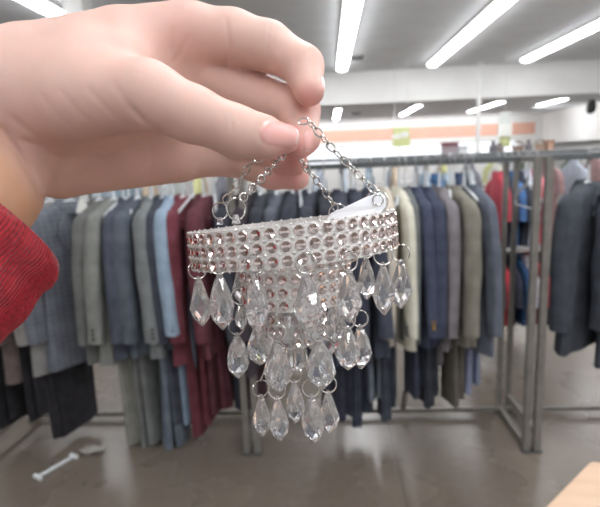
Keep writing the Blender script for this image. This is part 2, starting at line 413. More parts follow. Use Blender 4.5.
# ------------------------------------------------------------------ suit racks: three joined bays
RY, RZ = 2.65, 1.452
FY, BY = 2.455, 2.875
m_steel = noisy('rack_steel', (116, 112, 107), (130, 126, 121), 20, .45, metal=.25)
m_rail = noisy('rack_rail', (82, 86, 88), (90, 94, 96), 6, .5, metal=.2)
def rack(xa, xb, label, strut=None):
    t = thing('clothing_rack', label, 'clothing rack', ((xa + xb) / 2, (FY + BY) / 2, 0), 'suit rack bays')
    MB().box((xa, RY - .012, RZ - .013), (xb, RY + .012, RZ + .013)).build('rail', m_rail, t, False)
    for x in (xa + .026, xb - .026):
        for y in (FY, BY):
            hw_ = .0155 if y == FY else .012
            MB().box((x - hw_, y - hw_, .004), (x + hw_, y + hw_, RZ)).build('upright', m_steel, t, False)
            MB().box((x - .021, y - .021, 0), (x + .021, y + .021, .012)).build('foot_cap', m_dark, t, False)
        MB().box((x - .0125, FY, RZ - .0125), (x + .0125, BY, RZ + .0125)).build('top_bar', m_steel, t, False)
        z = .02 if x > (xa + xb) / 2 else .085
        MB().box((x - .014, FY, z), (x + .014, BY, z + .028)).build('base_bar', m_steel, t, False)
    MB().box((xa, BY - .06, .028), (xb, BY - .035, .05)).build('floor_bar', m_steel, t, False)
    if strut:
        x = strut
        MB().tube([(x, BY - .05, .04), (x + .01, BY - .05, .14), (x + .035, BY - .05, .21), (x + .09, BY - .05, .30), (x + .16, BY - .05, .40)], .014, 10).build('brace', m_steel, t)
    return t
XA, XB, XC, XD = -1.85, -.43, .985, 2.40
rack(XA, XB, 'steel clothing rack bay holding the maroon and light blue suits')
rack(XB, XC, 'steel clothing rack bay behind the ornament, with the cream and navy suits', ony(403, 416, BY - .05)[0])
rack(XC, XD, 'steel clothing rack bay with the big black coats past the twin uprights')

def Xat(px, row=285, Y=RY - .235): return ony(px, row, Y)[0]
def zlen(px, py, Y=RY - .235): return RZ - ony(px, py, Y)[2]
# (px of near sleeve, sleeve colour, jacket hem row, trousers: colour / hem row / width, description, pattern)
G = [
 (88, (112, 113, 110), 366, None, 'olive grey suit jacket, outermost of the tight row beside the slate plaid jacket', None),
 (103, (136, 138, 133), 368, ((128, 128, 120), 447, 1.0), 'pale sage grey suit jacket beside the olive grey jacket', None),
 (119, (80, 84, 98), 362, ((105, 108, 106), 452, 1.), 'dark blue grey suit jacket between the pale sage and slate jackets', None),
 (129, (92, 99, 110), 360, None, 'slate suit jacket squeezed behind the mid grey sleeve', None),
 (144, (128, 132, 133), 361, ((92, 100, 112), 456, 1.0), 'mid grey suit jacket two along from the light blue one', None),
 (155, (66, 70, 82), 352, ((58, 62, 72), 425, 1.), 'charcoal suit jacket just before the light blue blazer', None),
 (166, (140, 158, 176), 334, ((138, 156, 176), 427, .8), 'light blue blazer with three dark cuff buttons', None),
 (177, (108, 52, 62), 368, ((98, 46, 54), 438, 1.0), 'maroon blazer beside the light blue blazer', None),
 (199, (92, 46, 56), 360, ((84, 42, 52), 415, .9), 'darker maroon blazer beside the ornament rim', None),
 (226, (52, 54, 64), 372, ((46, 50, 62), 412, .9), 'black suit jacket directly behind the upper chain rings', None),
 (243, (60, 52, 60), 378, ((70, 44, 52), 410, .8), 'plum black suit jacket second behind the chains', None),
 (259, (50, 53, 62), 366, None, 'black jacket third behind the chains', None),
 (276, (84, 88, 98), 360, None, 'grey collared dark jacket under the pinky finger', None),
 (293, (48, 51, 62), 372, None, 'black jacket behind the ornament centre', None),
 (311, (54, 57, 68), 368, None, 'navy black jacket behind the price tag tip', None),
 (327, (46, 49, 58), 372, ((50, 53, 64), 420, .8), 'black jacket behind the white price tag', None),
 (344, (54, 57, 70), 368, ((52, 55, 68), 425, .8), 'ink blue jacket behind the tag ring', None),
 (361, (50, 54, 68), 366, ((50, 54, 68), 428, .8), 'deep navy jacket beside the ornament rim on the cream jackets side', None),
 (376, (64, 68, 82), 360, ((112, 120, 130), 404, .9), 'slate navy jacket before the beige one', None),
 (391, (190, 181, 168), 349, ((58, 62, 74), 422, .8), 'beige jacket hanging behind the outer crystal drops', None),
 (406, (202, 199, 184), 352, None, 'cream jacket just past the outer crystal drops', None),
 (413, (100, 104, 104), 346, None, 'grey green jacket between the cream and navy jackets', None),
 (423, (60, 66, 86), 350, ((56, 60, 76), 398, .9), 'navy jacket next to the grey green one, small brass tag at its hem', None),
 (436, (56, 62, 82), 348, ((46, 49, 58), 407, 1.0), 'second navy jacket, beside the mauve grey one', None),
 (449, (116, 112, 116), 353, ((110, 104, 108), 366, .9), 'mauve grey jacket between the navy and khaki ones', None),
 (464, (122, 118, 108), 349, ((100, 95, 86), 406, .9), 'khaki olive jacket beside the charcoal end jacket', None),
 (483, (88, 94, 106), 357, ((128, 134, 160), 397, .8), 'charcoal blue end jacket next to the twin uprights', None),
]
brass = plain('brass', (200, 160, 80), .35, 1)
NAV = None
for i, (px, c, hem, tr, lb, pat) in enumerate(G):
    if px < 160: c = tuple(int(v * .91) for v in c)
    X = Xat(px); rz = rnd.uniform(-.09, .09); Yc = RY + rnd.uniform(-.012, .012)
    if px > 380: rz += .05
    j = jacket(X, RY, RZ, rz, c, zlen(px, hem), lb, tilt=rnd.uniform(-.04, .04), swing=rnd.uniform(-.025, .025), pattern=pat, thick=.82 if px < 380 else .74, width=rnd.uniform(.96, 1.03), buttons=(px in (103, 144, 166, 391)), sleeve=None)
    short = ' '.join(lb.split(',')[0].split()[:9])
    hanger(X, RY, RZ + .016, rz, 'clear plastic hanger inside the ' + short)
    if tr:
        tc_, th_, tw = tr
        px2 = px + 18 if px < 300 else px - 4
        trousers(X + (.035 if px < 230 else 0), RY, RZ, rz, tc_, zlen(px2, th_, RY - .14), 'trousers showing below the ' + short, wide=tw, y_off=-.03)
    if lb.startswith('navy jacket'):
        q = ony(434, 326, RY - .31)
        MB().tube([q + (0, 0, -.018), q + (0, 0, .006)], [.008, .005], 8).torus(q + (0, 0, .015), (0, 1, 0), .008, .0018).build('hem_tag', brass, j)['label'] = 'small brass coloured tag'
# jackets of the left end, turned more towards the aisle
def side(px, row, c, hem, lb, pat, rz, Yc, tr=None, w=1., nm='suit_jacket'):
    X = Xat(px, row, Yc - .23 * math.cos(rz)) - .23 * math.sin(rz)
    jacket(X, Yc, RZ, rz, c, zlen(px, hem, Yc - .2), lb, pattern=pat, thick=.95, width=w, buttons=False, swing=.0)
    hanger(X, Yc, RZ + .016, rz, 'clear plastic hanger inside the ' + ' '.join(lb.split(',')[0].split()[:9]))
    if tr: trousers(X - .10, Yc, RZ, rz * .6, tr[0], zlen(px + 18, tr[1], Yc - .12), 'black trousers below the ' + ' '.join(lb.split(',')[0].split()[:9]), wide=tr[2], y_off=-.02)
side(40, 320, (94, 98, 107), 372, 'slate blue plaid jacket turned outward at the row end beside the red cuff', 'plaid', -.62, RY, ((32, 30, 35), 438, 1.05), 1.08)
side(26, 330, (126, 124, 122), 376, 'ash grey jacket half hidden by the red cuff', None, -.4, RY, ((32, 30, 35), 418, 1.3))
side(-2, 340, (92, 80, 78), 384, 'brown black jacket at the picture edge below the red cuff', None, -.3, RY, ((32, 30, 35), 424, 1.3))
# black coats right of the twin uprights
for X, c, hl, rz, lb in ((1.28, (58, 63, 71), .95, -.78, 'big blue black coat nearest the twin uprights'), (1.47, (58, 63, 72), 1.03, -.72, 'second blue black coat, behind the biggest black coat'),
                           (1.66, (60, 65, 74), 1.0, -.62, 'blue black coat cut off by the picture edge')):
    jacket(X, RY, RZ, rz, c, hl, lb, thick=1.1, width=1.1, buttons=False, name='coat', cat='coat', group='black coats in the end bay')
    hanger(X, RY, RZ + .016, rz, 'clear plastic hanger inside the ' + ' '.join(lb.split(',')[0].split()[:9]))
# empty hangers on the rails
for k, px in enumerate((98, 122, 136, 150, 192, 214, 300, 352, 399, 425, 450, 464, 528)):
    X = Xat(px, 185, RY); hanger(X, RY, RZ + .016, rnd.uniform(-.25, .25), 'empty clear plastic hanger wedged between the garments on the suit rail', bar=k % 2 == 0, group='empty hangers on the suit rails')
# white size marker
q = ony(82, 206, RY - .1)
t = thing('size_marker', 'small white triangular size marker between the plaid jacket and the olive grey row', 'marker', q)
MB().prism([q + (-.035, 0, -.035), q + (.03, 0, -.03), q + (.012, 0, .035), q + (-.01, 0, .04)], (0, .006, 0)).build('card', m_card, t, False)
MB().tube([q + (0, .003, .035), (q[0], RY, RZ - .02)], .0015, 5).build('loop', m_hook, t)

# ------------------------------------------------------------------ racks behind
def back_rack(y, xa, xb, label, tiers=(1.46,)):
    t = thing('clothing_rack', label, 'clothing rack', ((xa + xb) / 2, y, 0), 'racks behind')
    for z in tiers: MB().tube([(xa, y, z), (xb, y, z)], .014, 10).build('rail', m_rail, t)
    for x in (xa, xb):
        MB().box((x - .015, y - .015, 0), (x + .015, y + .015, max(tiers))).build('upright', m_steel, t, False)
        MB().box((x - .015, y - .25, .0), (x + .015, y + .25, .03)).build('base_bar', m_steel, t, False)
    return t
BK = 3.75
TT = back_rack(BK, .1, 2.1, 'two tier steel rack of coloured shirts seen between the suits and twin uprights', (1.45, .86))
cols = [((150, 175, 195), 'pale sky blue', None), ((70, 110, 150), 'mid blue', None), ((185, 200, 210), 'icy white', None), ((60, 70, 95), 'ink', None), ((170, 185, 190), 'misty grey', 'stripe'),
        ((178, 66, 80), 'raspberry red', None), ((48, 52, 66), 'black', None), ((70, 105, 155), 'royal blue', None), ((45, 50, 62), 'jet black', None), ((196, 196, 212), 'lavender white', None), ((205, 80, 95), 'coral', 'stripe'), ((60, 70, 80), 'teal grey', None)]
for k, (c, nm, pt) in enumerate(cols):
    px = (430, 442, 454, 465, 476, 506, 513, 520, 527, 535, 546, 470)[k]
    X = ony(px, 220, BK - .2)[0]
    shirt(X, BK, 1.45, rnd.uniform(-.1, .1), c, .62, nm + ' shirt on the upper rail of the rack behind the suits', pt)
    hanger(X, BK, 1.464, 0, 'pale hanger carrying the ' + nm + ' shirt', group='hangers on the racks behind')
for k, (px, c, nm, pt) in enumerate(((500, (60, 62, 72), 'smoke black', None), (508, (185, 55, 70), 'crimson', None), (516, (50, 54, 68), 'night black', None), (524, (60, 95, 140), 'denim blue', None), (532, (200, 195, 205), 'chalk pink', 'stripe'), (540, (165, 55, 65), 'brick red', None), (548, (50, 52, 60), 'coal', None))):
    X = ony(px, 290, BK - .2)[0]
    shirt(X, BK, .86, rnd.uniform(-.1, .1), c, .52, nm + ' shirt on the lower rail of the rack behind the suits', pt)
a0, a1 = ony(492, 254, 3.45), ony(545, 250, 3.45)
MB().tube([a0, (a0 + a1) / 2 + (0, 0, .03), a1, a1 + (.02, .28, .02)], .012, 8).build('display_arm', plain('pale_metal', (200, 200, 200), .35, .6), TT)
greys = [((176, 186, 196), 'pale blue grey'), ((170, 174, 178), 'stone grey'), ((210, 208, 200), 'off white'), ((164, 172, 184), 'silvery'), ((190, 172, 150), 'sand'), ((110, 110, 120), 'ash'), ((150, 120, 120), 'dusty rose'), ((130, 150, 165), 'steel blue'), ((205, 205, 150), 'pale yellow'), ((96, 104, 92), 'moss')]
where = ['first', 'second', 'third', 'fourth']
for r_, (y, xa, xb, nm) in enumerate(((5.6, -2.6, 2.7, 'nearer long rack'), (7.4, -3.0, 3.8, 'farther long rack'))):
    back_rack(y, xa, xb, nm + ' of mixed clothes glimpsed behind the suit rail', (1.46,))
    n = 20
    for k in range(n):
        c, cn = greys[(k * 7 + r_ * 3) % 10]
        X = xa + .15 + (xb - xa - .3) * k / (n - 1)
        shirt(X, y, 1.46, rnd.uniform(-.2, .2), c, rnd.uniform(.7, .95), '%s garment on the %s behind the suits, %s of its colour' % (cn, nm, where[k // 10]), group='mixed clothes on the ' + nm)
# shelf with bric-a-brac, its top just above the rail line
t = thing('display_shelf', 'low white shelf unit far behind the suit rail carrying bric-a-brac', 'shelf', (2.4, 9.0, 0))
m_shelf = plain('shelf_white', (205, 205, 203), .6)
for z in (.1, .55, 1.0, 1.42): MB().box((.4, 8.8, z), (4.2, 9.25, z + .03)).build('shelf_board', m_shelf, t, False)
for x in (.4, 1.65, 2.9, 4.17): MB().box((x, 8.8, 0), (x + .03, 9.25, 1.45)).build('side_panel', m_shelf, t, False)
def at9(px, w_px): 
    a = ony(px, 155, 9.0); b_ = ony(px + w_px, 155, 9.0); return a[0], b_[0]
x0, x1 = at9(443, 13)
t = thing('storage_box', 'dark red lidded box on the far shelf', 'box', ((x0 + x1) / 2, 9, 1.45))
MB().box((x0, 8.9, 1.45), (x1, 9.15, 1.60)).build('box_body', plain('box_grey', (150, 140, 145), .7), t, False); MB().box((x0 - .01, 8.89, 1.60), (x1 + .01, 9.16, 1.66)).build('box_lid', plain('box_red', (120, 66, 74), .7), t, False)
x0, x1 = at9(457, 9)
t = thing('storage_box', 'pale grey low box beside the dark red box on the far shelf', 'box', ((x0 + x1) / 2, 9, 1.45))
MB().box((x0, 8.9, 1.45), (x1, 9.15, 1.56)).build('box_body', plain('box_pale', (196, 198, 200), .7), t, False); MB().box((x0 - .01, 8.89, 1.56), (x1 + .01, 9.16, 1.59)).build('box_lid', plain('box_pale2', (180, 182, 186), .7), t, False)
def vase(px, h, r, c, lb, nm='vase'):
    x = ony(px, 155, 9.0)[0]; t = thing(nm, lb, nm.replace('_', ' '), (x, 9, 1.45))
    MB().loft([[(x + q * r * math.cos(a), 9 + q * r * math.sin(a), 1.45 + zz * h) for a in np.arange(14) * 2 * PI / 14] for zz, q in ((0, .6), (.15, .9), (.45, 1), (.7, .7), (.85, .4), (1, .5))]).build('vase_body', plain('glaze', c, .4), t)
    MB().torus((x, 9, 1.45 + h), (0, 0, 1), r * .5, r * .1, 14, 6).build('rim', plain('glaze_rim', tuple(int(v * .8) for v in c), .4), t)
vase(493, .2, .07, (90, 84, 92), 'dark vase beside the foot of the tall sign')
vase(499, .16, .08, (110, 100, 98), 'squat brown grey pot next to the dark vase', 'pot')
def basket(px, w_px, h, c, lb):
    x0, x1 = at9(px, w_px); xm = (x0 + x1) / 2; rx = (x1 - x0) / 2; t = thing('basket', lb, 'basket', (xm, 9, 1.45))
    MB().loft([[(xm + q * rx * math.cos(a), 9 + q * .14 * math.sin(a), 1.45 + zz * h) for a in np.arange(18) * 2 * PI / 18] for zz, q in ((0, .75), (.5, .92), (1, 1))]).build('basket_body', noisy('wicker', c, tuple(int(v * .8) for v in c), 60, .8), t)
    MB().tube([(xm + rx * math.cos(a), 9, 1.45 + h + rx * .7 * math.sin(a)) for a in np.linspace(0, PI, 14)], .012, 6).build('basket_handle', plain('wicker_dark', (110, 88, 74), .8), t)
basket(512, 11, .11, (150, 128, 116), 'brown wicker basket past the tall sign on the far shelf')
basket(535, 9, .13, (176, 148, 130), 'tan wicker basket nearest the twin uprights on the far shelf')
vase(528, .19, .06, (96, 92, 96), 'thin dark vase between the two wicker baskets')
x0, x1 = at9(545, 6)
t = thing('storage_box', 'orange brown box beside the tan basket on the far shelf', 'box', ((x0 + x1) / 2, 9, 1.45))
MB().box((x0, 8.9, 1.45), (x1, 9.1, 1.60)).build('box_body', plain('box_orange', (180, 146, 126), .7), t, False); MB().box((x0 - .01, 8.89, 1.60), (x1 + .01, 9.11, 1.63)).build('box_lid', plain('box_orange2', (160, 126, 108), .7), t, False)

# ------------------------------------------------------------------ things on the floor, table corner
a0, a1 = onz(38, 477, .012), onz(74, 456, .012)
t = thing('clip_hanger', 'white plastic clip hanger lying on the floor', 'hanger', (a0 + a1) / 2 * (1, 1, 0))
m_clip = plain('clip_plastic', (226, 230, 232), .35, 0, Transmission_Weight=.2)
MB().tube([a0, a1], .009, 8).build('bar', m_clip, t)
d = (a1 - a0) / np.linalg.norm(a1 - a0); nrm = np.array([-d[1], d[0], 0])
for p in (a0, a1):
    mb = MB(); mb.tube([p - nrm * .022, p + nrm * .026], [.012, .011], 8); mb.build('clip', m_clip, t)
mid = a0 + (a1 - a0) * .42
MB().tube([mid, mid + nrm * .05, mid + nrm * .07 + d * .03, mid + nrm * .05 + d * .055], .0028, 6).build('hook', m_hook, t)
q = onz(93, 452, .003)
t = thing('plastic_scrap', 'crumpled clear plastic scrap on the floor by the clip hanger', 'scrap', (q[0], q[1], 0))
mb = MB(); pts = []
for i in range(5):
    for j_ in range(4):
        pts.append(q + (-.06 + .03 * i + rnd.uniform(-.01, .01), -.03 + .022 * j_ + rnd.uniform(-.01, .01), .004 + rnd.uniform(0, .02)))
pts2 = [p - np.array((0, 0, .002)) for p in pts]
fs = [(i * 4 + j_, i * 4 + j_ + 1, (i + 1) * 4 + j_ + 1, (i + 1) * 4 + j_) for i in range(4) for j_ in range(3)]
mb.add(pts, fs); mb.add(pts2, [tuple(reversed(f_)) for f_ in fs]); mb.build('sheet', plain('scrap_plastic', (150, 146, 140), .5), t, False)

# wooden table corner
TZ = .85
c_ = onz(592, 459, TZ); e1 = onz(545, 507, TZ) - c_; e1 /= np.linalg.norm(e1); e2 = np.array([-e1[1], e1[0], 0]); 
if e2[0] < 0: e2 = -e2
m_wood = noisy('maple_top', (188, 156, 128), (200, 170, 143), 5, .45, .05, 60, 5, (1, 9, 1))
m_edge = noisy('maple_edge', (186, 146, 104), (198, 160, 118), 5, .5)
t = thing('wooden_table', 'pale wooden table corner poking in at the bottom edge', 'table', (*(c_ + e1 * .4 + e2 * .35)[:2], 0))
def slab(z0, z1, inset, name, mat):
    Lx, Ly = .8, .7; r = .018; pts = []
    for (u, v, a0_) in ((inset, inset, PI), (Lx - inset, inset, 1.5 * PI), (Lx - inset, Ly - inset, 0), (inset, Ly - inset, .5 * PI)):
        cu = u + (r if u < .4 else -r); cv = v + (r if v < .35 else -r)
        for a in np.linspace(a0_, a0_ + PI / 2, 6): pts.append((cu + r * math.cos(a), cv + r * math.sin(a)))
    rings = []
    for z, q in ((z0, 0), (z1 - .004, 0), (z1 - .001, .0015), (z1, .004)):
        ring = []
        for u, v in pts:
            uu = Lx / 2 + (u - Lx / 2) * (1 - q / .4); vv = Ly / 2 + (v - Ly / 2) * (1 - q / .35)
            p = c_ + e1 * uu + e2 * vv; ring.append((p[0], p[1], z))
        rings.append(ring)
    mb = MB().loft(rings)
    return mb.build(name, mat, t)
slab(TZ - .028, TZ - .0, 0, 'table_top', m_wood)
slab(TZ - .11, TZ - .028, .04, 'apron', m_edge)
for u in (.07, .73):
    for v in (.07, .63):
        p = c_ + e1 * u + e2 * v
        MB().box((p[0] - .022, p[1] - .022, 0), (p[0] + .022, p[1] + .022, TZ - .05)).build('leg', m_edge, t, False)

# ------------------------------------------------------------------ the little chandelier
m_silver = plain('silver_metal', (205, 203, 200), .22, 1)
m_set = noisy('silver_mesh', (208, 206, 204), (232, 230, 228), 900, .35, .3, 1500, metal=.4)
m_stone = plain('rhinestone', (226, 212, 210), .05, 1.0)
m_clear = plain('clear_acrylic', (250, 250, 252), .02, 0, Transmission_Weight=.9, IOR=1.5)
CEN = P(293, 238.5); 
view = (C - CEN) / np.linalg.norm(C - CEN)
vx = R[:, 0]                                        # picture right
def tiltbasis(rollup, front):
    # ring axis: start from world up, then lean
    up = np.array([0, 0, 1.0]); fwd = -view * np.array([1, 1, 0]); fwd /= np.linalg.norm(fwd)
    right = np.cross(fwd, up)
    a, b_ = math.radians(rollup), math.radians(front)
    ax = up * math.cos(a) * math.cos(b_) - right * math.sin(a) + fwd * math.sin(b_)
    ax /= np.linalg.norm(ax)
    r_ = right - ax * right.dot(ax); r_ /= np.linalg.norm(r_); f_ = np.cross(ax, r_)
    return r_, f_, ax                               # right, away from camera, axis
BR = tiltbasis(4.0, 5.5)
BS = tiltbasis(1.5, 3.0)
def ringpt(B, c, rad, phi, h): return c + B[0] * rad * math.cos(phi) + B[1] * rad * math.sin(phi) + B[2] * h   # phi=-90deg faces camera
ch = thing('chandelier_ornament', 'small rhinestone chandelier ornament with clear crystal drops held up by its chains', 'ornament', CEN)
def band(c, B, rad, h0, h1, rows, n, name, sz, th=.0012):
    mb = MB()
    A = np.arange(96) * 2 * PI / 96
    prof = [(rad - th, h0), (rad, h0), (rad, h1), (rad - th, h1)]
    mb.loft([[ringpt(B, c, r_, a, h) for a in A] for r_, h in prof], closed=True)
    # little metal beads between the stones, and a scalloped rim
    rh = (h1 - h0) / rows
    for k in range(n):
        a = 2 * PI * (k + .5) / n
        for q in range(rows + 1):
            p = ringpt(B, c, rad, a, h0 + q * rh); o_ = (ringpt(B, c, rad + 1, a, 0) - ringpt(B, c, rad, a, 0))
            t1 = np.cross(B[2], o_); s_ = sz * (.25 if 0 < q < rows else .15)
            mb.add([p + t1 * s_, p + B[2] * s_, p - t1 * s_, p - B[2] * s_, p + o_ * s_ * 1.2, p - o_ * s_], [(0, 1, 4), (1, 2, 4), (2, 3, 4), (3, 0, 4), (1, 0, 5), (2, 1, 5), (3, 2, 5), (0, 3, 5)])
    bo = mb.build(name, m_set, ch, True)
    st = MB()
    for q in range(rows):
        for k in range(n):
            a = 2 * PI * k / n; o_ = (ringpt(B, c, rad + 1, a, 0) - ringpt(B, c, rad, a, 0)); t1 = np.cross(B[2], o_)
            p = ringpt(B, c, rad, a, h0 + (q + .5) * rh)
            rg = lambda r_, h_, o8: [p + sz * r_ * (math.cos(v) * t1 + math.sin(v) * B[2]) + o_ * sz * h_ for v in np.arange(8) * PI / 4 + o8]
            r0, r1, r2, r3 = rg(.5, -.08, .39), rg(.48, .14, .39), rg(.43, .19, .39), rg(.1, .03, .39)
            st.loft([r0, r1, r2, r3])
    so = st.build('rhinestones', m_stone, bo, False)
    # prongs: fine silver rings round every stone
    return bo
RAD = D0 * math.sin(math.atan(103.2 / F))
band(CEN, BR, RAD, -.0079, .0079, 3, 54, 'rhinestone_band', .0044)
C2 = ringpt(BS, CEN, 0, 0, -.010)
R2 = .0245
band(C2, BS, R2, -.018, .004, 4, 28, 'rhinestone_band', .0043)
C3 = P(295, 318)
band(C3, BS, .0135, -.010, .010, 4, 16, 'rhinestone_band', .0041)
# thin wires joining the tiers
mb = MB()
for a in (-2.6, -.5, 1.6):
    mb.tube([ringpt(BR, CEN, RAD - .001, a, -.004), ringpt(BS, C2, R2, a, -.002)], .0005, 6)
    mb.tube([ringpt(BS, C2, R2, a, -.016), ringpt(BS, C3, .0135, a, .008)], .0005, 6)
C4 = P(297, 384)
R4 = .0165
for a in (-2.6, -.5, 1.6): mb.tube([ringpt(BS, C3, .0135, a, -.008), ringpt(BS, C4, .006, a, .004)], .0004, 6)
mb.build('wire_frame', m_silver, ch)

def drop(top, length, width, spin=0., lean=(0, 0), ring=True, facets=6, ringn=None, hang=None):
    # faceted clear drop hanging from a jump ring; top = top of the drop's knob
    dn = np.array([lean[0], lean[1], -1.0]); dn /= np.linalg.norm(dn)
    u = vx - dn * vx.dot(dn); u /= np.linalg.norm(u); w = np.cross(dn, u)
    prof = [(0, .08, 0), (.02, .2, 0), (.06, .26, 0), (.1, .27, 0), (.115, .34, 0), (.34, .70, .5), (.63, 1.0, 0), (.82, .74, .5), (.97, .2, 0), (1, .06, 0)]
    rings = []
    for tt, q, hs in prof:
        k = facets; rings.append([top + dn * length * tt + width * .5 * q * (math.cos(a) * u + math.sin(a) * w) for a in (np.arange(k) + hs) * 2 * PI / k + spin])
    # triangulated facets so the half-step rings cut like diamonds
    mb = MB(); n = facets; vs = [p for r_ in rings for p in r_]; fs = []
    for i in range(len(rings) - 1):
        a, b_ = i * n, (i + 1) * n; sh = prof[i + 1][2] - prof[i][2]
        for j in range(n):
            j2 = (j + 1) % n
            if sh == 0: fs.append((a + j, a + j2, b_ + j2, b_ + j))
            elif sh > 0: fs.append((a + j, a + j2, b_ + j)); fs.append((a + j2, b_ + j2, b_ + j))
            else: fs.append((a + j, b_ + j2, b_ + j)); fs.append((a + j, a + j2, b_ + j2))
    fs.append(tuple(range(n - 1, -1, -1))); fs.append(tuple(range((len(rings) - 1) * n, len(rings) * n)))
    mb.add(vs, fs)
    o = mb.build('crystal_drop', m_clear, ch, False)
    if ring:
        ax = ringn if ringn is not None else view + vx * rnd.uniform(-.5, .5)
        MB().torus(top + np.array((0, 0, .0026)), ax, .0037, .00033, 24, 6).build('jump_ring', m_silver, o)
    return o
def phi_for(px, B, c, rad, h, front=True):
    best = None
    for a in np.linspace(-PI, 0, 721) if front else np.linspace(0, PI, 721):
        e = abs(pxl(ringpt(B, c, rad, a, h))[0] - px)
        if best is None or e < best[0]: best = (e, a)
    return best[1]
def pxdrop(B, c, rad, h, px, top_py, bot_py, wpx, front=True, ring=True):
    a = phi_for(px, B, c, rad, h, front); p = ringpt(B, c, rad, a, h)
    dep = -(R.T @ (p - C))[2]
    off = (dep - D0) * 1000
    top = P(px, top_py, off); bot = P(px, bot_py, off)
    ln = np.linalg.norm(bot - top); wd = wpx * 1.1 * dep / F
    drop(top, ln, wd, rnd.uniform(0, 1), (rnd.uniform(-.03, .03), rnd.uniform(-.04, .04)), ring)
    return top
T1 = [(198, 276, 329, 21), (219, 271, 332, 25), (254, 272, 337, 24), (306, 270, 336, 29), (349, 268, 326, 25), (383, 262, 317, 21), (401, 259, 310, 21)]
for px, a, b_, w in T1: pxdrop(BR, CEN, RAD + .0008, -.009, px, a, b_, w)
for px, a, b_, w in ((366, 256, 301, 18), (240, 262, 306, 17), (276, 262, 308, 17), (322, 260, 306, 17)): pxdrop(BR, CEN, RAD - .001, -.009, px, a, b_, w, False)
T2 = [(240, 302, 331, 13, True), (237, 332, 381, 23, True), (258, 322, 368, 25, True), (277, 338, 396, 28, True), (319, 338, 394, 30, True), (348, 326, 373, 24, True), (360, 324, 371, 22, True)]
for px, a, b_, w, fr_ in T2: pxdrop(BS, C2, R2, -.018, px, a, b_, w, fr_)
for px, a, b_, w in ((268, 312, 358, 20), (296, 330, 377, 24), (325, 316, 362, 20), (340, 312, 356, 18)): pxdrop(BS, C2, R2, -.018, px, a, b_, w, False)
for px, a, b_, w in ((264, 300, 344, 22), (288, 302, 350, 22), (312, 304, 352, 24), (334, 300, 346, 22)): pxdrop(BS, C3, .016, -.004, px, a, b_, w, True)
for px, a, b_, w, fr_ in ((261, 394, 440, 18, True), (277, 396, 445, 20, True), (311, 394, 448, 23, True), (328, 390, 437, 20, True), (294, 380, 428, 19, False)):
    pp = pxdrop(BS, C4, R4, 0, px, a, b_, w, fr_)
    MB().tube([ringpt(BS, C3, .009, phi_for(px, BS, C4, R4, 0, fr_), -.009), pp + (0, 0, .006)], .00035, 6).build('hanging_wire', m_silver, ch)

# chains with their rings
def chain(pts, name='chain', pitch=.0041):
    pts = [np.array(p) for p in pts]
    fine = interp(pts, 200) if len(pts) > 2 else np.array([pts[0] + (pts[1] - pts[0]) * s for s in np.linspace(0, 1, 200)])
    seg = np.r_[0, np.cumsum(np.linalg.norm(np.diff(fine, axis=0), axis=1))]
    n = max(2, int(seg[-1] / pitch)); mb = MB()
    for k in range(n):
        s = (k + .5) * seg[-1] / n
        p = np.array([np.interp(s, seg, fine[:, i]) for i in range(3)])
        q0 = np.array([np.interp(s - .001, seg, fine[:, i]) for i in range(3)]); q1 = np.array([np.interp(s + .001, seg, fine[:, i]) for i in range(3)])
        tdir = q1 - q0; tdir /= np.linalg.norm(tdir)
        side_ = np.cross(tdir, view); side_ /= np.linalg.norm(side_); nv = np.cross(side_, tdir)
        ang = (PI / 2 if k % 2 else 0) + .3
        ax = nv * math.cos(ang) + side_ * math.sin(ang)
        mb.torus(p, ax, .0016, .0004, 14, 6, sx=1.6, u=tdir)
    return mb.build(name, m_silver, ch)
chain([P(241, 200, -36), P(262, 178, -20), P(280, 158, -2), P(289, 150, 4)])
chain([P(224, 202, 20), P(240, 180, 16), P(252, 163, 12), P(280, 148, 9)])
chain([P(376, 192, -8), P(352, 168, -6), P(330, 146, -6), P(313, 126, -6), P(306, 121.5, -7), P(299, 122, -6)])
chain([P(337, 210, 30), P(322, 188, 22), P(308, 170, 14), P(299, 157, 10)])
for px, py, off in ((236, 209, -36), (220, 211, 20), (377, 201, -8), (338, 213, 30)):
    MB().torus(P(px, py, off), view + vx * (.75 if px < 300 else -.1), .0041 if px < 300 else .0046, .00036, 26, 6).build('jump_ring', m_silver, ch)
    q = P(px, py + 9, off); 
    MB().tube([q + (0, 0, -.0022), q + (0, 0, .0012)], [.0018, .0011], 8).build('ring_lug', m_clear, ch)
# price tag
poly = [P(x, y, o_) for x, y, o_ in ((327, 219, -14), (331, 213, -14), (345, 207, -13), (366, 197, -11), (380, 192, -10), (385, 196, -10), (386, 206, -11), (382, 212, -12), (350, 222, -15), (333, 224, -15))]
tg = thing('price_tag', 'blank white paper price tag tucked inside the rhinestone ring', 'price tag', P(358, 207, -12))
MB().prism(poly, -view * .0004).build('tag_paper', plain('tag_white', (240, 240, 244), .6, 0, Subsurface_Weight=.2), tg, False)
MB().torus(P(378, 200, -12), view, .0022, .0004, 18, 6).build('eyelet', m_silver, tg)

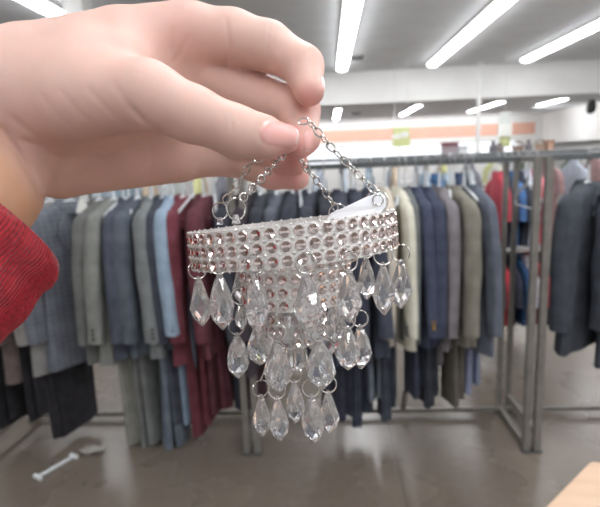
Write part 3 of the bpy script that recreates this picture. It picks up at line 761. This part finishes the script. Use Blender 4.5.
# ------------------------------------------------------------------ the hand
def px3(px, py, off, r):
    d = D0 + off / 1000; return np.array([(px - 300) * d / F, -(py - 253.5) * d / F, -d]), r * d / F
chains_ = {}
palm = [[(-50, 88, 8, 37), (30, 66, 12, 37), (120, 44, 16, 33), (188, 33, 22, 29)], [(-45, 106, 15, 36), (190, 68, 36, 28)], [(-45, 120, 22, 36), (185, 108, 48, 28)],
        [(-35, 142, 28, 36), (60, 163, 40, 33), (178, 155, 54, 26)], [(-15, 105, 0, 48), (70, 96, -6, 44), (146, 96, -14, 32)],
        [(60, 110, 20, 44), (150, 100, 34, 40)], [(-40, 97, -1, 46), (20, 83, -1, 45), (84, 70, 2, 40), (118, 69, 6, 36)]]
arm = [[(-6, 152, 8, 57), (-26, 186, 0, 58), (-70, 250, -14, 62), (-130, 330, -34, 68)]]
fing = dict(
 thumb=[(146, 96, -14, 32), (192, 114, -14, 27.5), (236, 131, -12, 24.5), (262, 137, -9, 21), (286, 139, -6, 14.5)],
 index=[(188, 33, 22, 28), (232, 38, 24, 27), (268, 46, 24, 23.5), (303, 66, 18, 20), (309, 91, 9, 15.5)],
 middle=[(190, 68, 36, 27), (252, 97, 40, 25), (297, 112, 28, 22.5), (303, 138, 14, 16), (300, 146, 10, 13)],
 ring=[(185, 108, 48, 26), (246, 142, 50, 23), (284, 157, 34, 16), (296, 162, 28, 12)],
 pinky=[(178, 153, 54, 25), (236, 156, 58, 20), (272, 173, 44, 15.5), (298, 178.5, 36, 11.5)])
VX = .00085
lo = np.array([-.205, .012, -.345]); hi = np.array([.03, .135, -.165])
lo = np.array([-.22, -.02, -.335]); hi = np.array([.026, .128, -.165])
gx, gy, gz = [np.arange(lo[i], hi[i], VX, dtype=np.float32) for i in range(3)]
GX, GY, GZ = np.meshgrid(gx, gy, gz, indexing='ij')
def cone(a, ra, b_, rb):
    ab = (b_ - a).astype(np.float32); l2 = float(ab.dot(ab))
    tt = np.clip(((GX - a[0]) * ab[0] + (GY - a[1]) * ab[1] + (GZ - a[2]) * ab[2]) / l2, 0, 1)
    return np.sqrt((GX - a[0] - ab[0] * tt) ** 2 + (GY - a[1] - ab[1] * tt) ** 2 + (GZ - a[2] - ab[2] * tt) ** 2) - (ra + (rb - ra) * tt)
def smin(a, b_, k):
    h = np.maximum(k - np.abs(a - b_), 0) / k; return np.minimum(a, b_) - h * h * k * .25
def poly_sdf(pl, k=.003):
    q = [px3(*p) for p in pl]; d = None
    for i in range(len(q) - 1):
        e = cone(q[i][0], q[i][1], q[i + 1][0], q[i + 1][1]); d = e if d is None else smin(d, e, k)
    return d
dp = None
for pl in palm:
    e = poly_sdf(pl); dp = e if dp is None else smin(dp, e, .013)
dp = smin(dp, poly_sdf(arm[0], .008), .012)
dist = None
for nm, pl in fing.items():
    e = smin(dp, poly_sdf(pl, .0035), .005 if nm != 'thumb' else .008)
    dist = e if dist is None else np.minimum(dist, e) if False else (e if dist is None else smin(dist, e, .0012))
# creases: shallow grooves along polylines followed in the view of the skin surface
DEP = -GZ; U = 300 + F * GX / DEP; V = 253.5 - F * GY / DEP
def groove(pl, amp, w, dmax=None, dmin=None):
    global dist
    dd = None
    for (x0, y0), (x1, y1) in zip(pl[:-1], pl[1:]):
        l2 = (x1 - x0) ** 2 + (y1 - y0) ** 2
        tt = np.clip(((U - x0) * (x1 - x0) + (V - y0) * (y1 - y0)) / l2, 0, 1)
        e = np.sqrt((U - x0 - tt * (x1 - x0)) ** 2 + (V - y0 - tt * (y1 - y0)) ** 2); dd = e if dd is None else np.minimum(dd, e)
    g = amp * np.exp(-(dd / w) ** 2)
    if dmax is not None: g = g * (DEP < D0 + dmax / 1000)
    if dmin is not None: g = g * (DEP > D0 + dmin / 1000)
    dist = dist + g
groove([(114, 84), (126, 102), (140, 118)], .00035, 3, 10)
groove([(132, 108), (144, 121), (156, 129)], .0006, 2.6, 10)
groove([(88, 88), (104, 106), (126, 126)], .0004, 2.5, 10)
groove([(62, 92), (78, 112), (100, 130)], .00035, 2.5, 10)
groove([(42, 96), (58, 116), (76, 134)], .0003, 2.5, 10)
groove([(12, 118), (30, 132), (52, 150), (66, 156)], .0006, 3, 14)
groove([(22, 140), (60, 152), (110, 154), (158, 131)], .0010, 3, 45)
groove([(2, 128), (18, 152), (34, 180), (42, 198)], .0013, 3.2, 40)
groove([(226, 20), (229, 45), (227, 66)], .0007, 2, 60)
groove([(270, 26), (267, 46), (268, 66)], .0006, 1.6, 60)
groove([(275, 27), (271, 46), (272, 64)], .0003, 1.4, 60)
groove([(311, 50), (296, 62), (292, 80)], .0005, 1.8, 60)
groove([(188, 38), (180, 54), (173, 64)], .0006, 2.4, 60)
groove([(172, 30), (172, 50)], .0004, 3, 60)
groove([(228, 112), (232, 122), (231, 132)], .0003, 1.6, -5)
groove([(221, 110), (225, 120), (224, 128)], .00025, 1.6, -5)
groove([(237, 114), (240, 122)], .00022, 1.5, -5)
groove([(150, 150), (152, 162), (148, 172)], .0004, 2.5, 60)
groove([(205, 152), (200, 162), (196, 170)], .0005, 2.5, 60, 0)
groove([(276, 96), (266, 108), (264, 116)], .0004, 2, 60, 5)
# nails
NAILS = []
def nail(center, axis, ln, wd, off_lo, off_hi, raise_=.00035):
    global dist
    ax = np.array(axis, float); ax /= np.linalg.norm(ax); nx = np.array([-ax[1], ax[0]])
    a = ((U - center[0]) * ax[0] + (V - center[1]) * ax[1]) / (ln / 2); b_ = ((U - center[0]) * nx[0] + (V - center[1]) * nx[1]) / (wd / 2)
    q = (np.abs(a) ** 3.2 + np.abs(b_) ** 3.2) ** (1 / 3.2)
    sel = (DEP > D0 + off_lo / 1000) & (DEP < D0 + off_hi / 1000)
    dist = dist + np.where(sel, .00045 * np.exp(-((q - 1.0) / .10) ** 2) - raise_ * (q < .95), 0)
    NAILS.append((center, ax, nx, ln, wd, off_lo, off_hi))
nail((280, 134), (1, .16), 40, 26, -30, -4)
nail((309, 141), (-.12, 1), 22, 9, -5, 16)
nail((323.5, 85), (.1, 1), 15, 6, -10, 25)

def surface_nets(d, lo, h):
    nx_, ny_, nz_ = d.shape
    s = d < 0
    cnt = np.zeros((nx_ - 1, ny_ - 1, nz_ - 1), np.int8)
    for i in (0, 1):
        for j in (0, 1):
            for k in (0, 1): cnt += s[i:nx_ - 1 + i, j:ny_ - 1 + j, k:nz_ - 1 + k]
    act = (cnt > 0) & (cnt < 8)
    I, J, K = np.nonzero(act); n = len(I)
    idx = -np.ones(act.shape, np.int64); idx[I, J, K] = np.arange(n)
    acc = np.zeros((n, 3)); num = np.zeros(n)
    cs = [(i, j, k) for i in (0, 1) for j in (0, 1) for k in (0, 1)]
    for a in range(8):
        for b_ in range(a + 1, 8):
            if sum(abs(cs[a][q] - cs[b_][q]) for q in range(3)) != 1: continue
            va = d[I + cs[a][0], J + cs[a][1], K + cs[a][2]]; vb = d[I + cs[b_][0], J + cs[b_][1], K + cs[b_][2]]
            cr_ = (va < 0) != (vb < 0)
            tt = np.where(cr_, va / np.where(va == vb, 1, va - vb), 0)
            pt = np.array(cs[a])[None] + tt[:, None] * (np.array(cs[b_]) - np.array(cs[a]))[None]
            acc += np.where(cr_[:, None], pt, 0); num += cr_
    V_ = (np.stack([I, J, K], 1) + acc / num[:, None]) * h + lo
    faces = []
    for ax in range(3):
        sl0 = [slice(None)] * 3; sl1 = [slice(None)] * 3; sl0[ax] = slice(0, -1); sl1[ax] = slice(1, None)
        a, b_ = s[tuple(sl0)], s[tuple(sl1)]
        e = np.stack(np.nonzero(a != b_), 1)
        o1, o2 = [(1, 2), (2, 0), (0, 1)][ax]
        ok = (e[:, o1] > 0) & (e[:, o2] > 0) & (e[:, o1] < d.shape[o1] - 1) & (e[:, o2] < d.shape[o2] - 1)
        e = e[ok]; fl = a[e[:, 0], e[:, 1], e[:, 2]]
        def g(d1, d2):
            q = e.copy(); q[:, o1] -= d1; q[:, o2] -= d2; return idx[q[:, 0], q[:, 1], q[:, 2]]
        qd = np.stack([g(1, 1), g(0, 1), g(0, 0), g(1, 0)], 1)
        qd[~fl] = qd[~fl][:, ::-1]; faces.append(qd)
    return V_, np.concatenate(faces)
HV, HF = surface_nets(dist, lo, VX)
HF = HF[(HF >= 0).all(1)]
# light smoothing to remove the grid
for _ in range(3):
    acc = np.zeros_like(HV); num = np.zeros(len(HV))
    for a in range(4):
        np.add.at(acc, HF[:, a], HV[HF[:, (a + 1) % 4]]); np.add.at(num, HF[:, a], 1)
        np.add.at(acc, HF[:, a], HV[HF[:, (a - 1) % 4]]); np.add.at(num, HF[:, a], 1)
    HV = HV + .5 * (acc / np.maximum(num, 1)[:, None] - HV)
dep = -HV[:, 2]; hu = 300 + F * HV[:, 0] / dep; hv = 253.5 - F * HV[:, 1] / dep; off = (dep - D0) * 1000
# skin redness: fingertips and folds are pinker (true skin tone); warm light on the forearm is painted in, stored per vertex
def blob(x, y, r, o0=-99, o1=99): return np.exp(-(((hu - x) ** 2 + (hv - y) ** 2) / r ** 2)) * ((off > o0) & (off < o1))
red = np.clip(blob(312, 98, 17) + .8 * blob(304, 150, 20) + .55 * blob(290, 162, 26) + .6 * blob(285, 180, 22) + .35 * blob(295, 142, 18) + .3 * blob(180, 30, 40) + .3 * blob(140, 170, 50) + .25 * blob(30, 130, 40), 0, 1)
warm_cast = np.clip(1 - (hu * .82 + hv * -.57 + 75) / 22.0, 0, 1) * (hv > 120)
warm_cast = np.clip((hv - 122 - 1.55 * (hu - 2)) / 42.0, 0, 1) * (hu < 60)
base_c = np.array(lin((219, 183, 171))[:3]); red_c = np.array(lin((222, 164, 156))[:3]); warm_cast_c = np.array(lin((214, 170, 140))[:3])
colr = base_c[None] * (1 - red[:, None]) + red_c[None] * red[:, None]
colr = colr * (1 - warm_cast[:, None]) + warm_cast_c[None] * warm_cast[:, None]
me = bpy.data.meshes.new('body')
HW = HV @ R.T + C
PB = P(-40, 230, -6)
me.from_pydata((HW - PB).tolist(), [], HF.tolist()); me.update()
at_ = me.color_attributes.new('skin_tone_and_cast', 'FLOAT_COLOR', 'POINT')
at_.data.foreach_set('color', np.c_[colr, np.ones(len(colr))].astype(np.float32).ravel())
m_skin, t_, b_ = base('skin')
N, L = t_.nodes, t_.links
an = N.new('ShaderNodeAttribute'); an.attribute_name = 'skin_tone_and_cast'
tcn = N.new('ShaderNodeTexCoord'); nz = N.new('ShaderNodeTexNoise'); nz.inputs['Scale'].default_value = 55; nz.inputs['Detail'].default_value = 4
L.new(tcn.outputs['Object'], nz.inputs['Vector'])
mr = N.new('ShaderNodeMapRange'); mr.inputs[3].default_value = .86; mr.inputs[4].default_value = 1.12; L.new(nz.outputs['Fac'], mr.inputs[0])
mm = N.new('ShaderNodeMix'); mm.data_type = 'RGBA'; mm.blend_type = 'MULTIPLY'; mm.inputs[0].default_value = 1
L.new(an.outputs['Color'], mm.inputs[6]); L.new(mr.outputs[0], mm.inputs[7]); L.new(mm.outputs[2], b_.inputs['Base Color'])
b_.inputs['Roughness'].default_value = .5; b_.inputs['Subsurface Weight'].default_value = .25; b_.inputs['Subsurface Scale'].default_value = .004
b_.inputs['Subsurface Radius'].default_value = (1, .35, .2); b_.inputs['Specular IOR Level'].default_value = .35
n3 = N.new('ShaderNodeTexNoise'); n3.inputs['Scale'].default_value = 900; L.new(tcn.outputs['Object'], n3.inputs['Vector'])
bp = N.new('ShaderNodeBump'); bp.inputs['Strength'].default_value = .12; bp.inputs['Distance'].default_value = .0004; L.new(n3.outputs['Fac'], bp.inputs['Height']); L.new(bp.outputs[0], b_.inputs['Normal'])
m_nail = plain('nail', (232, 178, 172), .22, 0, Subsurface_Weight=.15, Subsurface_Scale=.002)
m_tip = plain('nail_edge', (236, 208, 200), .25)
me.materials.append(m_skin); me.materials.append(m_nail); me.materials.append(m_tip)
fu = hu[HF].mean(1); fv = hv[HF].mean(1); fo = off[HF].mean(1); mi = np.zeros(len(HF), np.int32)
for c_n, ax, nx, ln, wd, o0, o1 in NAILS:
    a = ((fu - c_n[0]) * ax[0] + (fv - c_n[1]) * ax[1]) / (ln / 2); bq = ((fu - c_n[0]) * nx[0] + (fv - c_n[1]) * nx[1]) / (wd / 2)
    q = (np.abs(a) ** 3.2 + np.abs(bq) ** 3.2) ** (1 / 3.2); sel = (q < .96) & (fo > o0) & (fo < o1)
    mi[sel] = 1; mi[sel & (a > .84)] = 2
me.polygons.foreach_set('material_index', mi); me.shade_smooth()
per = thing('person', 'person\'s outstretched hand in a red knit sleeve pinching the ornament chain', 'person', PB)
bo = bpy.data.objects.new('body', me); COL.objects.link(bo); bo.parent = per

# red knit sleeve
m_knit, t_, b_ = base('red_knit')
N, L = t_.nodes, t_.links
uvn = N.new('ShaderNodeTexCoord')
nz = N.new('ShaderNodeTexNoise'); nz.inputs['Scale'].default_value = 420; nz.inputs['Detail'].default_value = 3; L.new(uvn.outputs['Object'], nz.inputs['Vector'])
cr = N.new('ShaderNodeValToRGB'); cr.color_ramp.elements[0].position = .3; cr.color_ramp.elements[1].position = .7
cr.color_ramp.elements[0].color = lin((124, 16, 29)); cr.color_ramp.elements[1].color = lin((168, 30, 45)); L.new(nz.outputs['Fac'], cr.inputs[0]); L.new(cr.outputs[0], b_.inputs['Base Color'])
b_.inputs['Roughness'].default_value = .95; b_.inputs['Sheen Weight'].default_value = .3
bp = N.new('ShaderNodeBump'); bp.inputs['Strength'].default_value = .7; bp.inputs['Distance'].default_value = .0012; L.new(nz.outputs['Fac'], bp.inputs['Height']); L.new(bp.outputs[0], b_.inputs['Normal'])
s0 = P(-24, 212, -4); s1 = P(-150, 338, -34)
axd = (s1 - s0) / np.linalg.norm(s1 - s0)
u_ = R[:, 2] - axd * R[:, 2].dot(axd); u_ /= np.linalg.norm(u_); w_ = np.cross(axd, u_)
rad0 = 93 * (D0 - .004) / F
mb = MB(); rings = []
NS = 600
def sring(sp_, rad_, rib):
    c_s = s0 + axd * sp_
    return [c_s + (rad_ * (1 + .02 * math.sin(3 * a + sp_ * 60)) + rib * math.cos(150 * a)) * (math.cos(a) * u_ + math.sin(a) * w_) for a in np.arange(NS) * 2 * PI / NS]
rings.append(sring(.012, rad0 - .0035, 0)); rings.append(sring(.001, rad0 - .0030, .0002))
rings.append(sring(-.0005, rad0 - .0018, .0003)); rings.append(sring(.0, rad0 - .0004, .0003))
for k in range(1, 30):
    s = k * .0045
    rings.append(sring(s, rad0 + .0006 * math.sin(s * 300) + (.0012 if s < .012 else 0) + .0015 * math.sin(s * 70) + s * .04, .0003))
mb.loft(rings, cap=False)
mb.build('sleeve', m_knit, per)

# ------------------------------------------------------------------ light
wd_ = bpy.data.worlds.new('world'); S.world = wd_; wd_.use_nodes = True
bg = wd_.node_tree.nodes['Background']; bg.inputs[0].default_value = (1.0, 1.0, 1.0, 1); bg.inputs[1].default_value = .72
def area(loc, rot, sx_, sy_, e, name, c=(1, .985, .96)):
    l = bpy.data.lights.new(name, 'AREA'); l.shape = 'RECTANGLE'; l.size = sx_; l.size_y = sy_; l.energy = e; l.color = c
    o = bpy.data.objects.new(name, l); COL.objects.link(o); o.location = loc; o.rotation_euler = rot; return o
area((0, 22.2, ZL - .02), (math.radians(48), 0, 0), 16, .3, 260, 'back_wall_fill', (1, 1, 1))  # added fill lamp without a fixture, brightens the far wall
# wall washer beside the dark fixture lights the bay wall
sl = bpy.data.lights.new('wall_wash', 'SPOT'); sl.energy = 130; sl.spot_size = math.radians(120); sl.spot_blend = 1.0; sl.shadow_soft_size = .1
so = bpy.data.objects.new('wall_wash', sl); COL.objects.link(so); so.location = (7.2, 19.6, 2.65)
so.rotation_euler = Vector((9.3 - 7.2, .3, -.1)).to_track_quat('-Z', 'Y').to_euler()

for o in list(bpy.data.objects):
    if '_o' in o: del o['_o']
S.view_settings.view_transform = 'Standard'; S.view_settings.look = 'None'; S.view_settings.gamma = 1; S.view_settings.use_curve_mapping = False
S.view_settings.exposure = 0.0
S.cycles.use_denoising = True
S.cycles.max_bounces = 14; S.cycles.transmission_bounces = 12; S.cycles.glossy_bounces = 5; S.cycles.diffuse_bounces = 4
S.cycles.sample_clamp_indirect = 8
